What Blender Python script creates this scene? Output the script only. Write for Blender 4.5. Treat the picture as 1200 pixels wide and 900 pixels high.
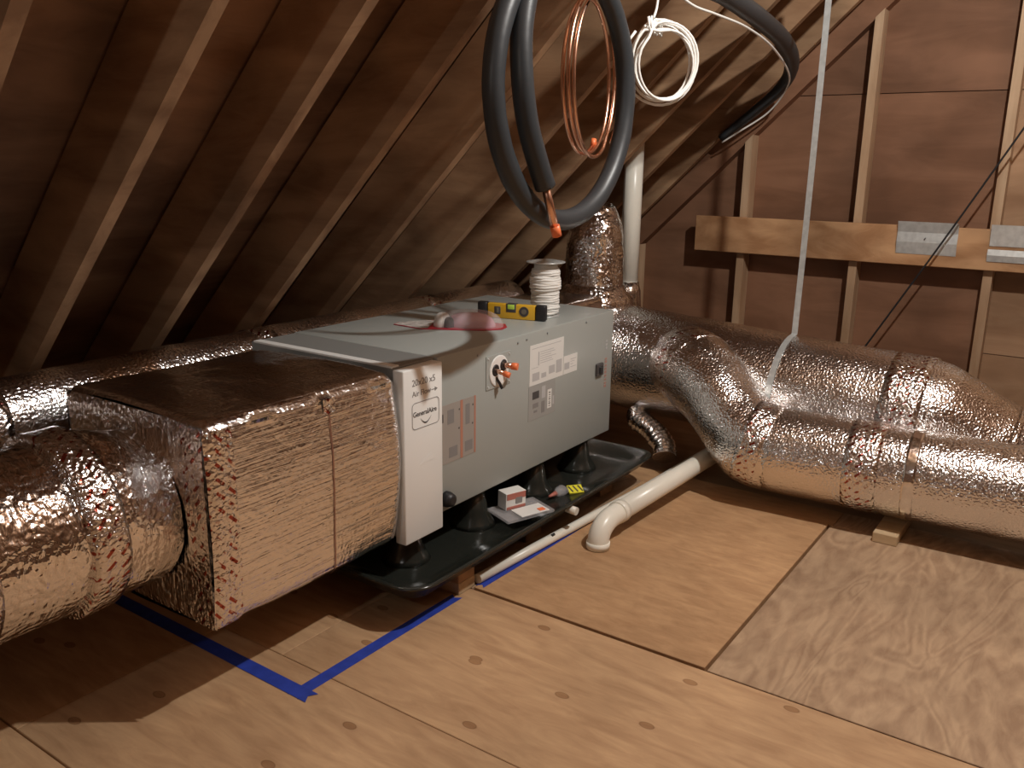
import bpy, bmesh, math, random
from mathutils import Vector, Matrix, noise
random.seed(7)
S = bpy.context.scene
COL = S.collection
for o in list(bpy.data.objects):
    bpy.data.objects.remove(o)

# ------------------------------------------------------------------ camera
CAMZ = 1.335
RIGHT = Vector((0.5694736, -0.8218966, 0.0136331))
UP = Vector((0.1955687, 0.1515767, 0.9689053))
FWD = Vector((0.7984063, 0.5490998, -0.2470562))
cam = bpy.data.cameras.new('camera')
cam.sensor_width = 36.0
cam.lens = 36.0 * 1020.9 / 1200.0
cam.clip_start = 0.02
camo = bpy.data.objects.new('camera', cam)
COL.objects.link(camo)
m3 = Matrix((RIGHT, UP, -FWD)).transposed()
camo.matrix_world = Matrix.Translation((0, 0, CAMZ)) @ m3.to_4x4()
S.camera = camo

# ------------------------------------------------------------------ world, exposure
w = bpy.data.worlds.new('world')
S.world = w
w.use_nodes = True
w.node_tree.nodes['Background'].inputs[0].default_value = (0.9, 0.85, 0.8, 1)
w.node_tree.nodes['Background'].inputs[1].default_value = 0.0
S.view_settings.view_transform = 'Standard'
S.view_settings.look = 'None'
S.view_settings.gamma = 1
S.view_settings.use_curve_mapping = False
S.view_settings.exposure = 0.95
LAMP_A = (Vector((2.38, -0.04, 2.80)), 96.0)      # bare bulb hanging over the floor
LAMP_B = (Vector((-0.90, 0.71, 2.00)), 9.0)     # second bare bulb nearer the attic hatch
LAMP_COL = (1.0, 0.98, 0.935)

# ------------------------------------------------------------------ node helpers
def new_mat(name):
    m = bpy.data.materials.new(name)
    m.use_nodes = True
    nt = m.node_tree
    return m, nt, nt.nodes['Principled BSDF']

def N(nt, typ, **kw):
    n = nt.nodes.new(typ)
    for k, v in kw.items():
        if k.startswith('i_'):
            key = k[2:]
            key = int(key) if key.isdigit() else key.replace('_', ' ')
            n.inputs[key].default_value = v
        else:
            setattr(n, k, v)
    return n

def L(nt, a, ao, b, bi):
    nt.links.new(a.outputs[ao], b.inputs[bi])

def ramp(nt, stops):
    r = N(nt, 'ShaderNodeValToRGB')
    e = r.color_ramp.elements
    while len(e) < len(stops):
        e.new(0.5)
    for i, (p, c) in enumerate(stops):
        e[i].position = p
        e[i].color = (c[0], c[1], c[2], 1)
    return r

def plain(name, col, rough=0.5, metal=0.0, spec=0.5, alpha=1.0, trans=0.0, bump=0.0, bscale=60.0, coat=0.0, var=0.0):
    m, nt, b = new_mat(name)
    b.inputs['Base Color'].default_value = (*col, 1)
    b.inputs['Roughness'].default_value = rough
    b.inputs['Metallic'].default_value = metal
    b.inputs['Specular IOR Level'].default_value = spec
    b.inputs['Alpha'].default_value = alpha
    b.inputs['Transmission Weight'].default_value = trans
    b.inputs['Coat Weight'].default_value = coat
    if bump or var:
        tc = N(nt, 'ShaderNodeTexCoord')
        no = N(nt, 'ShaderNodeTexNoise', i_Scale=bscale, i_Detail=4.0)
        L(nt, tc, 'Object', no, 'Vector')
        if bump:
            bp = N(nt, 'ShaderNodeBump', i_Strength=bump, i_Distance=0.01)
            L(nt, no, 'Fac', bp, 'Height')
            L(nt, bp, 'Normal', b, 'Normal')
        if var:
            r = ramp(nt, [(0.3, [c * (1 - var) for c in col]), (0.7, [min(1, c * (1 + var)) for c in col])])
            L(nt, no, 'Fac', r, 'Fac')
            L(nt, r, 'Color', b, 'Base Color')
    return m

def wood(name, c_dark, c_light, axis=0, scale=9.0, stretch=9.0, distort=2.0, rough=0.7, knots=0.0, swirl=0.0,
         stain=0.35, bump=0.12, plug=0.0, ring=0.16, rfreq=26.0, rscale=0.28):
    """Softwood / plywood. axis = grain direction (0 x, 1 y, 2 z) in object space."""
    m, nt, b = new_mat(name)
    tc = N(nt, 'ShaderNodeTexCoord')
    oi = N(nt, 'ShaderNodeObjectInfo')
    mul = N(nt, 'ShaderNodeVectorMath', operation='MULTIPLY')
    cmb = N(nt, 'ShaderNodeCombineXYZ')
    for i, k in enumerate((17.0, 29.0, 11.0)):
        mm = N(nt, 'ShaderNodeMath', operation='MULTIPLY', i_1=k)
        L(nt, oi, 'Random', mm, 0)
        L(nt, mm, 0, cmb, i)
    add = N(nt, 'ShaderNodeVectorMath', operation='ADD')
    L(nt, tc, 'Object', add, 0)
    L(nt, cmb, 0, add, 1)
    sc = [1.0, 1.0, 1.0]
    sc[axis] = 1.0 / stretch
    mul.inputs[1].default_value = sc
    L(nt, add, 0, mul, 0)
    n1 = N(nt, 'ShaderNodeTexNoise', i_Scale=scale, i_Detail=6.0, i_Roughness=0.65, i_Distortion=distort)
    L(nt, mul, 0, n1, 'Vector')
    # growth-ring figure: contour lines of a smooth, distorted field
    n2 = N(nt, 'ShaderNodeTexNoise', i_Scale=scale * rscale, i_Detail=2.0, i_Distortion=swirl)
    L(nt, mul, 0, n2, 'Vector')
    k = N(nt, 'ShaderNodeMath', operation='MULTIPLY', i_1=rfreq)
    L(nt, n2, 'Fac', k, 0)
    s = N(nt, 'ShaderNodeMath', operation='SINE')
    L(nt, k, 0, s, 0)
    s2 = N(nt, 'ShaderNodeMath', operation='MULTIPLY_ADD', i_1=ring, i_2=0.0)
    L(nt, s, 0, s2, 0)
    tot = N(nt, 'ShaderNodeMath', operation='ADD')
    L(nt, n1, 'Fac', tot, 0)
    L(nt, s2, 0, tot, 1)
    r = ramp(nt, [(0.28, c_dark), (0.72, c_light)])
    L(nt, tot, 0, r, 'Fac')
    # broad stains
    n3 = N(nt, 'ShaderNodeTexNoise', i_Scale=2.3, i_Detail=3.0)
    L(nt, add, 0, n3, 'Vector')
    r3 = ramp(nt, [(0.35, (1 - stain, 1 - stain, 1 - stain)), (0.62, (1, 1, 1))])
    L(nt, n3, 'Fac', r3, 'Fac')
    mx = N(nt, 'ShaderNodeMix', data_type='RGBA', blend_type='MULTIPLY')
    mx.inputs[0].default_value = 1.0
    L(nt, r, 'Color', mx, 6)
    L(nt, r3, 'Color', mx, 7)
    last = mx
    if knots or plug:
        vs = N(nt, 'ShaderNodeVectorMath', operation='MULTIPLY')
        v = [1.0, 1.0, 1.0]
        v[axis] = 0.6
        v[2 if axis != 2 else 0] = 0.3
        vs.inputs[1].default_value = v
        L(nt, add, 0, vs, 0)
        vo = N(nt, 'ShaderNodeTexVoronoi', i_Scale=knots if knots else plug)
        if plug:
            vo.voronoi_dimensions = '2D'
        L(nt, vs, 0, vo, 'Vector')
        if plug:
            rk = ramp(nt, [(0.040, (0.68, 0.60, 0.53)), (0.046, (0.50, 0.42, 0.36)), (0.056, (1, 1, 1))])
        else:
            rk = ramp(nt, [(0.03, (0.25, 0.18, 0.13)), (0.09, (0.7, 0.6, 0.5)), (0.16, (1, 1, 1))])
        L(nt, vo, 'Distance', rk, 'Fac')
        mk = N(nt, 'ShaderNodeMix', data_type='RGBA', blend_type='MULTIPLY')
        mk.inputs[0].default_value = 1.0
        L(nt, last, 2, mk, 6)
        L(nt, rk, 'Color', mk, 7)
        last = mk
    L(nt, last, 2, b, 'Base Color')
    b.inputs['Roughness'].default_value = rough
    b.inputs['Specular IOR Level'].default_value = 0.3
    bp = N(nt, 'ShaderNodeBump', i_Strength=bump, i_Distance=0.004)
    L(nt, tot, 0, bp, 'Height')
    L(nt, bp, 'Normal', b, 'Normal')
    return m

def foil(name, su=40.0, sv=6.0, strength=0.5, rough=0.16, tape=False, fine=170.0, fstr=0.5, col=(0.90, 0.89, 0.885)):
    """Crinkled foil facing. UVs are metres: u around the wrap, v along it."""
    m, nt, b = new_mat(name)
    uv = N(nt, 'ShaderNodeUVMap')
    ob = N(nt, 'ShaderNodeTexCoord')
    ml = N(nt, 'ShaderNodeVectorMath', operation='MULTIPLY')
    ml.inputs[1].default_value = (su, sv, 1)
    L(nt, uv, 'UV', ml, 0)
    n1 = N(nt, 'ShaderNodeTexNoise', i_Scale=1.0, i_Detail=3.0, i_Roughness=0.6, i_Distortion=0.8)
    L(nt, ml, 0, n1, 'Vector')
    n2 = N(nt, 'ShaderNodeTexNoise', i_Scale=fine, i_Detail=0.5)
    L(nt, ob, 'Object', n2, 'Vector')
    n3 = N(nt, 'ShaderNodeTexNoise', i_Scale=9.0, i_Detail=3.0, i_Distortion=1.5)
    L(nt, ob, 'Object', n3, 'Vector')
    b3 = N(nt, 'ShaderNodeBump', i_Strength=0.5 * strength, i_Distance=0.02)
    L(nt, n3, 'Fac', b3, 'Height')
    b1 = N(nt, 'ShaderNodeBump', i_Strength=strength, i_Distance=0.006)
    L(nt, n1, 'Fac', b1, 'Height')
    L(nt, b3, 'Normal', b1, 'Normal')
    b2 = N(nt, 'ShaderNodeBump', i_Strength=fstr, i_Distance=0.008)
    L(nt, n2, 'Fac', b2, 'Height')
    L(nt, b1, 'Normal', b2, 'Normal')
    L(nt, b2, 'Normal', b, 'Normal')
    b.inputs['Metallic'].default_value = 1.0
    b.inputs['Roughness'].default_value = rough
    b.inputs['Base Color'].default_value = (*col, 1)
    if tape:
        mp = N(nt, 'ShaderNodeMapping')
        mp.inputs['Rotation'].default_value = (0, 0, math.radians(45))
        L(nt, uv, 'UV', mp, 'Vector')
        br = N(nt, 'ShaderNodeTexBrick', i_Scale=24.0, i_Mortar_Size=0.22, i_Brick_Width=1.1, i_Row_Height=0.62)
        br.inputs['Color1'].default_value = (1, 1, 1, 1)
        br.inputs['Color2'].default_value = (1, 1, 1, 1)
        br.inputs['Mortar'].default_value = (0, 0, 0, 1)
        L(nt, mp, 0, br, 'Vector')
        nz = N(nt, 'ShaderNodeTexNoise', i_Scale=45.0, i_Detail=2.0)
        L(nt, ob, 'Object', nz, 'Vector')
        rz = ramp(nt, [(0.44, (0, 0, 0)), (0.52, (1, 1, 1))])
        L(nt, nz, 'Fac', rz, 'Fac')
        mm = N(nt, 'ShaderNodeMath', operation='MULTIPLY')
        L(nt, br, 'Color', mm, 0)
        L(nt, rz, 'Color', mm, 1)
        mx = N(nt, 'ShaderNodeMix', data_type='RGBA')
        mx.inputs[6].default_value = (*col, 1)
        mx.inputs[7].default_value = (0.42, 0.10, 0.07, 1)
        L(nt, mm, 0, mx, 0)
        L(nt, mx, 2, b, 'Base Color')
    return m

M = {}
M['floor_a'] = wood('plywood_fresh', (0.45, 0.265, 0.14), (0.63, 0.40, 0.22), axis=1, scale=26, stretch=5, distort=0.7, swirl=1.2, stain=0.16, plug=4.2, ring=0.055, rfreq=40, rscale=0.16)
M['floor_b'] = wood('plywood_hatch', (0.44, 0.25, 0.125), (0.60, 0.365, 0.19), axis=1, scale=34, stretch=3, distort=0.6, swirl=0.8, stain=0.16, ring=0.07, rfreq=30, rscale=0.12)
M['floor_c'] = wood('plywood_weathered', (0.34, 0.215, 0.13), (0.52, 0.355, 0.22), axis=0, scale=24, stretch=3.0, distort=0.6, swirl=1.6, stain=0.16, ring=0.11, rfreq=46, rscale=0.20)
M['subfloor'] = wood('old_subfloor', (0.28, 0.165, 0.09), (0.42, 0.265, 0.15), axis=1, scale=9)
M['rafter'] = wood('rafter_lumber', (0.27, 0.15, 0.08), (0.44, 0.27, 0.152), axis=1, scale=14, stretch=5, distort=0.6, knots=2.3, stain=0.35)
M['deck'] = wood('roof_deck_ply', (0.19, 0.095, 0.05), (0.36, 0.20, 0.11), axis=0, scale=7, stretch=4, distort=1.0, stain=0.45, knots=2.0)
M['gable'] = wood('gable_ply', (0.20, 0.095, 0.05), (0.29, 0.145, 0.082), axis=1, scale=9, stretch=5, distort=1.0, stain=0.3)
M['gable2'] = wood('gable_ply_pale', (0.33, 0.19, 0.105), (0.45, 0.28, 0.165), axis=1, scale=9, stretch=5, distort=1.0, stain=0.3, knots=2.2)
M['stud'] = wood('stud_lumber', (0.42, 0.26, 0.15), (0.60, 0.42, 0.27), axis=2, scale=14, stretch=8, distort=0.5, knots=3.0, stain=0.2)
M['board'] = wood('blocking_lumber', (0.42, 0.215, 0.10), (0.62, 0.36, 0.185), axis=1, scale=9, stretch=3, distort=1.6, swirl=1.5, stain=0.35, knots=3.2)
M['block'] = wood('block_lumber', (0.50, 0.34, 0.19), (0.70, 0.52, 0.32), axis=1, scale=20, stretch=5, distort=0.4)
M['blockdk'] = wood('old_block_lumber', (0.33, 0.18, 0.095), (0.50, 0.31, 0.17), axis=1, scale=20, stretch=5, distort=0.4)
M['foil'] = foil('foil_duct', su=45, sv=12, strength=0.18, rough=0.18, fine=130, fstr=0.5)
M['foil_long'] = foil('foil_long_crinkle', su=120, sv=16, strength=0.25, rough=0.18, fine=120, fstr=0.42)
M['foil_side'] = foil('foil_plenum', su=95, sv=4, strength=0.5, rough=0.14, fine=100, fstr=0.18)
M['foil_loose'] = foil('foil_loose', su=16, sv=34, strength=0.75, rough=0.13, fine=70, fstr=0.5)
M['foil_end'] = foil('foil_end_crinkle', su=80, sv=8, strength=0.7, rough=0.14, fine=80, fstr=0.5)
M['foil_smooth'] = foil('foil_smooth', su=12, sv=8, strength=0.35, rough=0.16, fine=60, fstr=0.2)
M['foil_flex'] = foil('foil_flex', su=30, sv=30, strength=0.4, rough=0.2, fine=90, fstr=0.3)
M['tape'] = foil('foil_tape_red_print', su=60, sv=60, strength=0.6, rough=0.16, tape=True, fine=100, fstr=0.6)
M['seam'] = plain('brown_seam', (0.36, 0.19, 0.13), 0.4, 0.6)
M['cab'] = plain('grey_painted_steel', (0.385, 0.41, 0.39), 0.34, 0.0, 0.5)
M['galv'] = plain('galvanised_steel', (0.62, 0.64, 0.63), 0.32, 0.45, bump=0.03, bscale=40, var=0.12)
M['galvdk'] = plain('galvanised_dull', (0.33, 0.34, 0.33), 0.5, 0.5, var=0.15, bscale=30)
M['darkgrey'] = plain('dark_grey_paint', (0.24, 0.245, 0.235), 0.4)
M['white'] = plain('white_enamel', (0.87, 0.875, 0.85), 0.35)
M['pvc'] = plain('white_pvc', (0.86, 0.83, 0.73), 0.3)
M['pan'] = plain('black_plastic_pan', (0.022, 0.024, 0.02), 0.2, 0.0, 0.6, bump=0.25, bscale=14)
M['black'] = plain('black_rubber', (0.018, 0.018, 0.02), 0.45)
M['insul'] = plain('black_foam_insulation', (0.035, 0.04, 0.045), 0.42, 0.0, 0.5, bump=0.08, bscale=20)
M['copper'] = plain('copper_tube', (0.93, 0.58, 0.43), 0.26, 1.0)
M['orange'] = plain('orange_cap', (0.95, 0.23, 0.08), 0.4)
M['wire'] = plain('white_wire', (0.85, 0.84, 0.80), 0.45)
M['blue'] = plain('blue_tape', (0.025, 0.055, 0.38), 0.55, var=0.2, bscale=25)
M['paper'] = plain('paper_label', (0.80, 0.80, 0.77), 0.5)
M['greylab'] = plain('silver_grey_label', (0.36, 0.36, 0.345), 0.4)
M['warnlab'] = plain('grey_warning_label', (0.36, 0.33, 0.30), 0.45)
M['ink'] = plain('grey_ink', (0.52, 0.52, 0.52), 0.5)
M['inkdk'] = plain('dark_ink', (0.07, 0.065, 0.065), 0.5)
M['inkmid'] = plain('mid_ink', (0.25, 0.24, 0.235), 0.5)
M['orangeink'] = plain('orange_ink', (0.48, 0.22, 0.15), 0.5)
M['redink'] = plain('red_ink', (0.50, 0.17, 0.13), 0.5)
M['fadedred'] = plain('faded_red_ink', (0.45, 0.26, 0.22), 0.5)
M['red'] = plain('red_card', (0.45, 0.03, 0.05), 0.4)
M['yellow'] = plain('yellow_paint', (0.75, 0.44, 0.03), 0.35)
M['brightyellow'] = plain('yellow_sticker', (0.85, 0.80, 0.05), 0.4)
M['vial'] = plain('green_vial', (0.55, 0.85, 0.12), 0.15)
M['vialgrey'] = plain('smoked_vial', (0.18, 0.17, 0.13), 0.15)
M['clear'] = plain('clear_blister', (0.95, 0.93, 0.95), 0.06, 0.0, 0.6, trans=0.0, alpha=0.22)
M['clearpink'] = plain('pink_plastic', (0.62, 0.36, 0.42), 0.15, 0.0, 0.6)
M['greycard'] = plain('printed_card', (0.50, 0.47, 0.44), 0.5, var=0.45, bscale=45)

# ------------------------------------------------------------------ mesh helpers
class MB:
    def __init__(s):
        s.v, s.f, s.uv, s.sm = [], [], [], []

    def add(s, verts, faces, uvs=None, smooth=False):
        b = len(s.v)
        s.v += [Vector(p) for p in verts]
        for i, f in enumerate(faces):
            s.f.append([b + k for k in f])
            s.uv.append(uvs[i] if uvs else [(0, 0)] * len(f))
            s.sm.append(smooth)
        return s

    def box(s, x0, x1, y0, y1, z0, z1, bev=0.0, seg=1, rot=None):
        bm = bmesh.new()
        bmesh.ops.create_cube(bm, size=1)
        c = Vector(((x0 + x1) / 2, (y0 + y1) / 2, (z0 + z1) / 2))
        for v in bm.verts:
            v.co = Vector((v.co.x * (x1 - x0), v.co.y * (y1 - y0), v.co.z * (z1 - z0)))
        if bev:
            bmesh.ops.bevel(bm, geom=list(bm.edges), offset=bev, segments=seg, affect='EDGES', profile=0.5)
        bm.verts.index_update()
        vs = []
        for v in bm.verts:
            p = v.co.copy()
            if rot:
                p = rot @ p
            vs.append(p + c)
        fs = [[v.index for v in f.verts] for f in bm.faces]
        bm.free()
        return s.add(vs, fs, None, bool(bev and seg > 1))

    def loft(s, rings, closed=True, cap0=False, cap1=False, smooth=True, v0=0.0):
        n = len(rings[0])
        m = len(rings)
        b = len(s.v)
        for r in rings:
            s.v += [Vector(p) for p in r]
        # uv in metres
        U = [0.0]
        mid = rings[m // 2]
        for i in range(1, n + 1):
            U.append(U[-1] + (Vector(mid[i % n]) - Vector(mid[i - 1])).length)
        V = [v0]
        for j in range(1, m):
            a = sum((Vector(p) for p in rings[j]), Vector()) / n
            c = sum((Vector(p) for p in rings[j - 1]), Vector()) / n
            V.append(V[-1] + (a - c).length)
        for j in range(m - 1):
            for i in range(n if closed else n - 1):
                i2 = (i + 1) % n
                s.f.append([b + j * n + i, b + j * n + i2, b + (j + 1) * n + i2, b + (j + 1) * n + i])
                s.uv.append([(U[i], V[j]), (U[i + 1], V[j]), (U[i + 1], V[j + 1]), (U[i], V[j + 1])])
                s.sm.append(smooth)
        for flag, j in ((cap0, 0), (cap1, m - 1)):
            if flag:
                c = sum((Vector(p) for p in rings[j]), Vector()) / n
                s.v.append(c)
                ci = len(s.v) - 1
                for i in range(n):
                    i2 = (i + 1) % n
                    s.f.append([b + j * n + i, b + j * n + i2, ci])
                    s.uv.append([(rings[j][i][1], rings[j][i][2]), (rings[j][i2][1], rings[j][i2][2]), (c.y, c.z)])
                    s.sm.append(False)
        return s

    def tube(s, pts, rad, seg=12, cap=True, wob=0.0, wscale=9.0, closed_path=False, smooth=True, a0=0.0, a1=2 * math.pi, wfreq=None):
        pts = [Vector(p) for p in pts]
        rings = frames(pts, rad, seg, a0, a1, closed_path)
        if wob:
            for r in rings:
                c = sum(r, Vector()) / len(r)
                for i, p in enumerate(r):
                    d = (p - c)
                    q = Vector((p.x, p.y, p.z)) * wscale
                    k = noise.noise(q) + 0.5 * noise.noise(q * 2.3)
                    r[i] = p + d.normalized() * wob * k
        full = abs(a1 - a0 - 2 * math.pi) < 1e-6
        return s.loft(rings, closed=full, cap0=cap and full and not closed_path, cap1=cap and full and not closed_path, smooth=smooth)

    def poly(s, pts, ext, smooth=False):
        """prism: polygon pts extruded by vector ext"""
        n = len(pts)
        ext = Vector(ext)
        vs = [Vector(p) for p in pts] + [Vector(p) + ext for p in pts]
        fs = [list(range(n))[::-1], list(range(n, 2 * n))]
        for i in range(n):
            fs.append([i, (i + 1) % n, n + (i + 1) % n, n + i])
        return s.add(vs, fs, None, smooth)

    def lathe(s, prof, c, seg=24, axis=2, smooth=True):
        rings = []
        c = Vector(c)
        for r, h in prof:
            ring = []
            for i in range(seg):
                a = 2 * math.pi * i / seg
                p = [r * math.cos(a), r * math.sin(a)]
                if axis == 2:
                    q = Vector((p[0], p[1], h))
                elif axis == 1:
                    q = Vector((p[1], h, p[0]))
                else:
                    q = Vector((h, p[0], p[1]))
                ring.append(c + q)
            rings.append(ring)
        return s.loft(rings, True, prof[0][0] > 1e-4, prof[-1][0] > 1e-4, smooth)

def frames(pts, rad, seg, a0=0.0, a1=2 * math.pi, closed=False):
    n = len(pts)
    T = []
    for i in range(n):
        if closed:
            t = pts[(i + 1) % n] - pts[i - 1]
        else:
            t = pts[min(i + 1, n - 1)] - pts[max(i - 1, 0)]
        T.append(t.normalized())
    up = Vector((0, 0, 1))
    if abs(T[0].dot(up)) > 0.9:
        up = Vector((0, 1, 0))
    nrm = (up - T[0] * up.dot(T[0])).normalized()
    rings = []
    full = abs(a1 - a0 - 2 * math.pi) < 1e-6
    for i in range(n):
        nrm = (nrm - T[i] * nrm.dot(T[i])).normalized()
        bi = T[i].cross(nrm)
        r = rad(i / (n - 1)) if callable(rad) else rad
        k = seg if full else seg + 1
        rings.append([pts[i] + nrm * r * math.cos(a0 + (a1 - a0) * j / seg) + bi * r * math.sin(a0 + (a1 - a0) * j / seg) for j in range(k)])
    return rings

def spline(ctrl, n=8):
    """Catmull-Rom through control points"""
    P = [Vector(p) for p in ctrl]
    P = [P[0] * 2 - P[1]] + P + [P[-1] * 2 - P[-2]]
    out = []
    for i in range(1, len(P) - 2):
        for k in range(n):
            t = k / n
            a, b, c, d = P[i - 1], P[i], P[i + 1], P[i + 2]
            out.append(0.5 * ((2 * b) + (c - a) * t + (2 * a - 5 * b + 4 * c - d) * t * t + (3 * b - a - 3 * c + d) * t ** 3))
    out.append(P[-2].copy())
    return out

def line(a, b, n):
    a, b = Vector(a), Vector(b)
    return [a.lerp(b, i / n) for i in range(n + 1)]

def band(path, r, seg=48, wob=0.0, wscale=9.0):
    """tape wrapped round a duct: a sleeve whose edges tuck down onto the duct"""
    path = [Vector(p) for p in path]
    n = len(path) - 1
    a, b = path[0] - (path[1] - path[0]) * 0.02, path[-1] + (path[-1] - path[-2]) * 0.02
    path = [a] + path + [b]
    m = len(path) - 1
    return MB().tube(path, lambda t: r - (0.022 if t < 0.5 / m or t > 1 - 0.5 / m else 0), seg, False, wob, wscale)

WORLD = {}

def obj(name, mb, mat, parent=None, kind=None, origin=None):
    if origin is None:
        if parent is not None:
            origin = Vector(WORLD[parent])
        else:
            xs = [v.x for v in mb.v]; ys = [v.y for v in mb.v]; zs = [v.z for v in mb.v]
            origin = Vector(((min(xs) + max(xs)) / 2, (min(ys) + max(ys)) / 2, min(zs)))
    origin = Vector(origin)
    me = bpy.data.meshes.new(name)
    me.from_pydata([v - origin for v in mb.v], [], mb.f)
    uvl = me.uv_layers.new(name='UVMap')
    flat = []
    for u in mb.uv:
        for q in u:
            flat += [q[0], q[1]]
    if len(flat) == len(uvl.data) * 2:
        uvl.data.foreach_set('uv', flat)
    me.polygons.foreach_set('use_smooth', mb.sm)
    bm = bmesh.new(); bm.from_mesh(me)
    bmesh.ops.recalc_face_normals(bm, faces=bm.faces)
    bm.to_mesh(me); bm.free()
    me.update()
    me.materials.append(M[mat] if isinstance(mat, str) else mat)
    o = bpy.data.objects.new(name, me)
    COL.objects.link(o)
    if parent is not None:
        o.parent = parent
        o.location = origin - Vector(WORLD[parent])
    else:
        o.location = origin
    WORLD[o] = origin
    if kind:
        o['kind'] = kind
    return o

def thing(name, loc, label=None, cat=None, group=None, kind=None):
    o = bpy.data.objects.new(name, None)
    o.empty_display_size = 0.05
    COL.objects.link(o)
    o.location = loc
    WORLD[o] = Vector(loc)
    tag(o, label, cat, group, kind)
    return o

def tag(o, label=None, cat=None, group=None, kind=None):
    if label: o['label'] = label
    if cat: o['category'] = cat
    if group: o['group'] = group
    if kind: o['kind'] = kind
    return o

def text_mesh(body, size, matrix, bold=0.0):
    """returns MB of lettering laid in a plane: matrix maps (x right, y up, 0) to the world"""
    cu = bpy.data.curves.new('lettering', 'FONT')
    cu.body = body
    cu.size = size
    cu.offset = bold
    cu.extrude = 0.0004
    t = bpy.data.objects.new('lettering_tmp', cu)
    COL.objects.link(t)
    dg = bpy.context.evaluated_depsgraph_get()
    me = bpy.data.meshes.new_from_object(t.evaluated_get(dg))
    mb = MB()
    mb.add([matrix @ v.co for v in me.vertices], [list(p.vertices) for p in me.polygons])
    bpy.data.objects.remove(t)
    bpy.data.meshes.remove(me)
    return mb

# ================================================================== SETTING
TH = math.radians(44)
TT = math.tan(TH)
K = 3.25                         # rafter undersides: z = K - TT*y
DEP = 0.24
KD = K + DEP / math.cos(TH)      # deck plane
RIDGE = -0.15
XB = 4.75                        # gable sheathing
XF = -2.6

# floor and its plywood sheets
fl = obj('floor', MB().box(XF, XB, -4.2, 4.0, -0.12, -0.020), 'subfloor', kind='structure')
G = 0.0008
sheets = [
    (XF, 0.8265, -3.6, -1.2, 'floor_a'), (XF, 0.8265, -1.2, 1.24, 'floor_a'), (XF, 0.8265, 1.24, 3.35, 'floor_a'),
    (0.8295, 1.4205, -3.6, -0.44, 'floor_a'), (0.8295, 1.4205, -0.44, 2.0, 'floor_a'), (0.8295, 1.4205, 2.0, 3.35, 'floor_a'),
    (1.421, 2.040, -3.6, -0.70, 'floor_a'), (1.421, 2.040, -0.70, 1.74, 'floor_a'), (1.421, 2.040, 1.74, 3.35, 'floor_a'),
    (2.047, 3.262, 0.756, 1.545, 'floor_b'),
    (2.044, 3.262, -0.47, 0.749, 'floor_c'), (2.044, 3.262, -3.6, -0.47, 'floor_c'),
    (2.044, 3.262, 1.550, 3.35, 'floor_c'), (3.263, 3.42, -1.7, 0.74, 'floor_c'), (3.263, 3.42, 0.74, 3.2, 'floor_b'),
]
for i, (x0, x1, y0, y1, mt) in enumerate(sheets):
    dz = 0.004 if mt == 'floor_b' and x0 < 3 else 0.0
    mb = MB().box(x0 + G, x1 - G, y0 + G, y1 - G, -0.0195, dz, 0.0015)
    o = obj('plywood_sheet', mb, mt, fl, origin=Vector(((x0 + x1) / 2, (y0 + y1) / 2, 0)))

# roof: deck on both slopes, rafters on the slope in view
def deck_z(y): return KD - TT * (y - 0) if y >= RIDGE else KD - TT * (2 * RIDGE - y)
yE = KD / TT
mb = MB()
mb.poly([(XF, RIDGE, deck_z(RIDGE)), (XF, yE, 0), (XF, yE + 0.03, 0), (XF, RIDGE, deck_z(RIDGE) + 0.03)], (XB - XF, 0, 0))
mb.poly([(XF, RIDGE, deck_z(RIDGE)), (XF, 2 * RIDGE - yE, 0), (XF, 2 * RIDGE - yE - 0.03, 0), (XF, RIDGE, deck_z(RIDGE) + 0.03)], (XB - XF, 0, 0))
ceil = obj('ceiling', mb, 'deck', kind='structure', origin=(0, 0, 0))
rx = [-1.98, -1.57, -1.16, -0.75, -0.34, 0.07, 0.48, 0.89, 1.285, 1.69, 2.11, 2.51, 2.97, 3.38, 3.78, 4.19, 4.61]
RW = 0.019
prof = [(K / TT + 0.019, -0.0195), (yE - 0.006, -0.0195), (RIDGE, KD - TT * RIDGE - 0.006), (RIDGE, K - TT * RIDGE)]
raf = None
for x in rx:
    if raf is None:
        mb = MB().poly([(-RW, y, z) for y, z in prof], (2 * RW, 0, 0))
        # lay the grain along the slope by building in a frame turned to it
        raf = obj('rafter', mb, 'rafter', ceil, origin=(0, 0, 0))
        raf.location = (x, 0, 0)
    else:
        c = raf.copy(); COL.objects.link(c); c.parent = ceil; c.location = (x, 0, 0)
# ridge board
obj('ridge_board', MB().box(XF, XB, RIDGE - 0.02, RIDGE + 0.0, K - TT * RIDGE - 0.02, KD - TT * RIDGE - 0.02), 'rafter', ceil)

# gable wall at the far end
def clip(poly, a, b, c):         # keep a*y+b*z<=c
    out = []
    for i in range(len(poly)):
        p, q = poly[i], poly[(i + 1) % len(poly)]
        fp, fq = a * p[0] + b * p[1] - c, a * q[0] + b * q[1] - c
        if fp <= 0: out.append(p)
        if fp * fq < 0:
            t = fp / (fp - fq)
            out.append((p[0] + t * (q[0] - p[0]), p[1] + t * (q[1] - p[1])))
    return out

def roofclip(rect, k=KD):
    y0, y1, z0, z1 = rect
    p = [(y0, z0), (y1, z0), (y1, z1), (y0, z1)]
    p = clip(p, TT, 1, k)
    if len(p) < 3: return p
    return clip(p, -TT, 1, k - 2 * TT * RIDGE)

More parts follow.
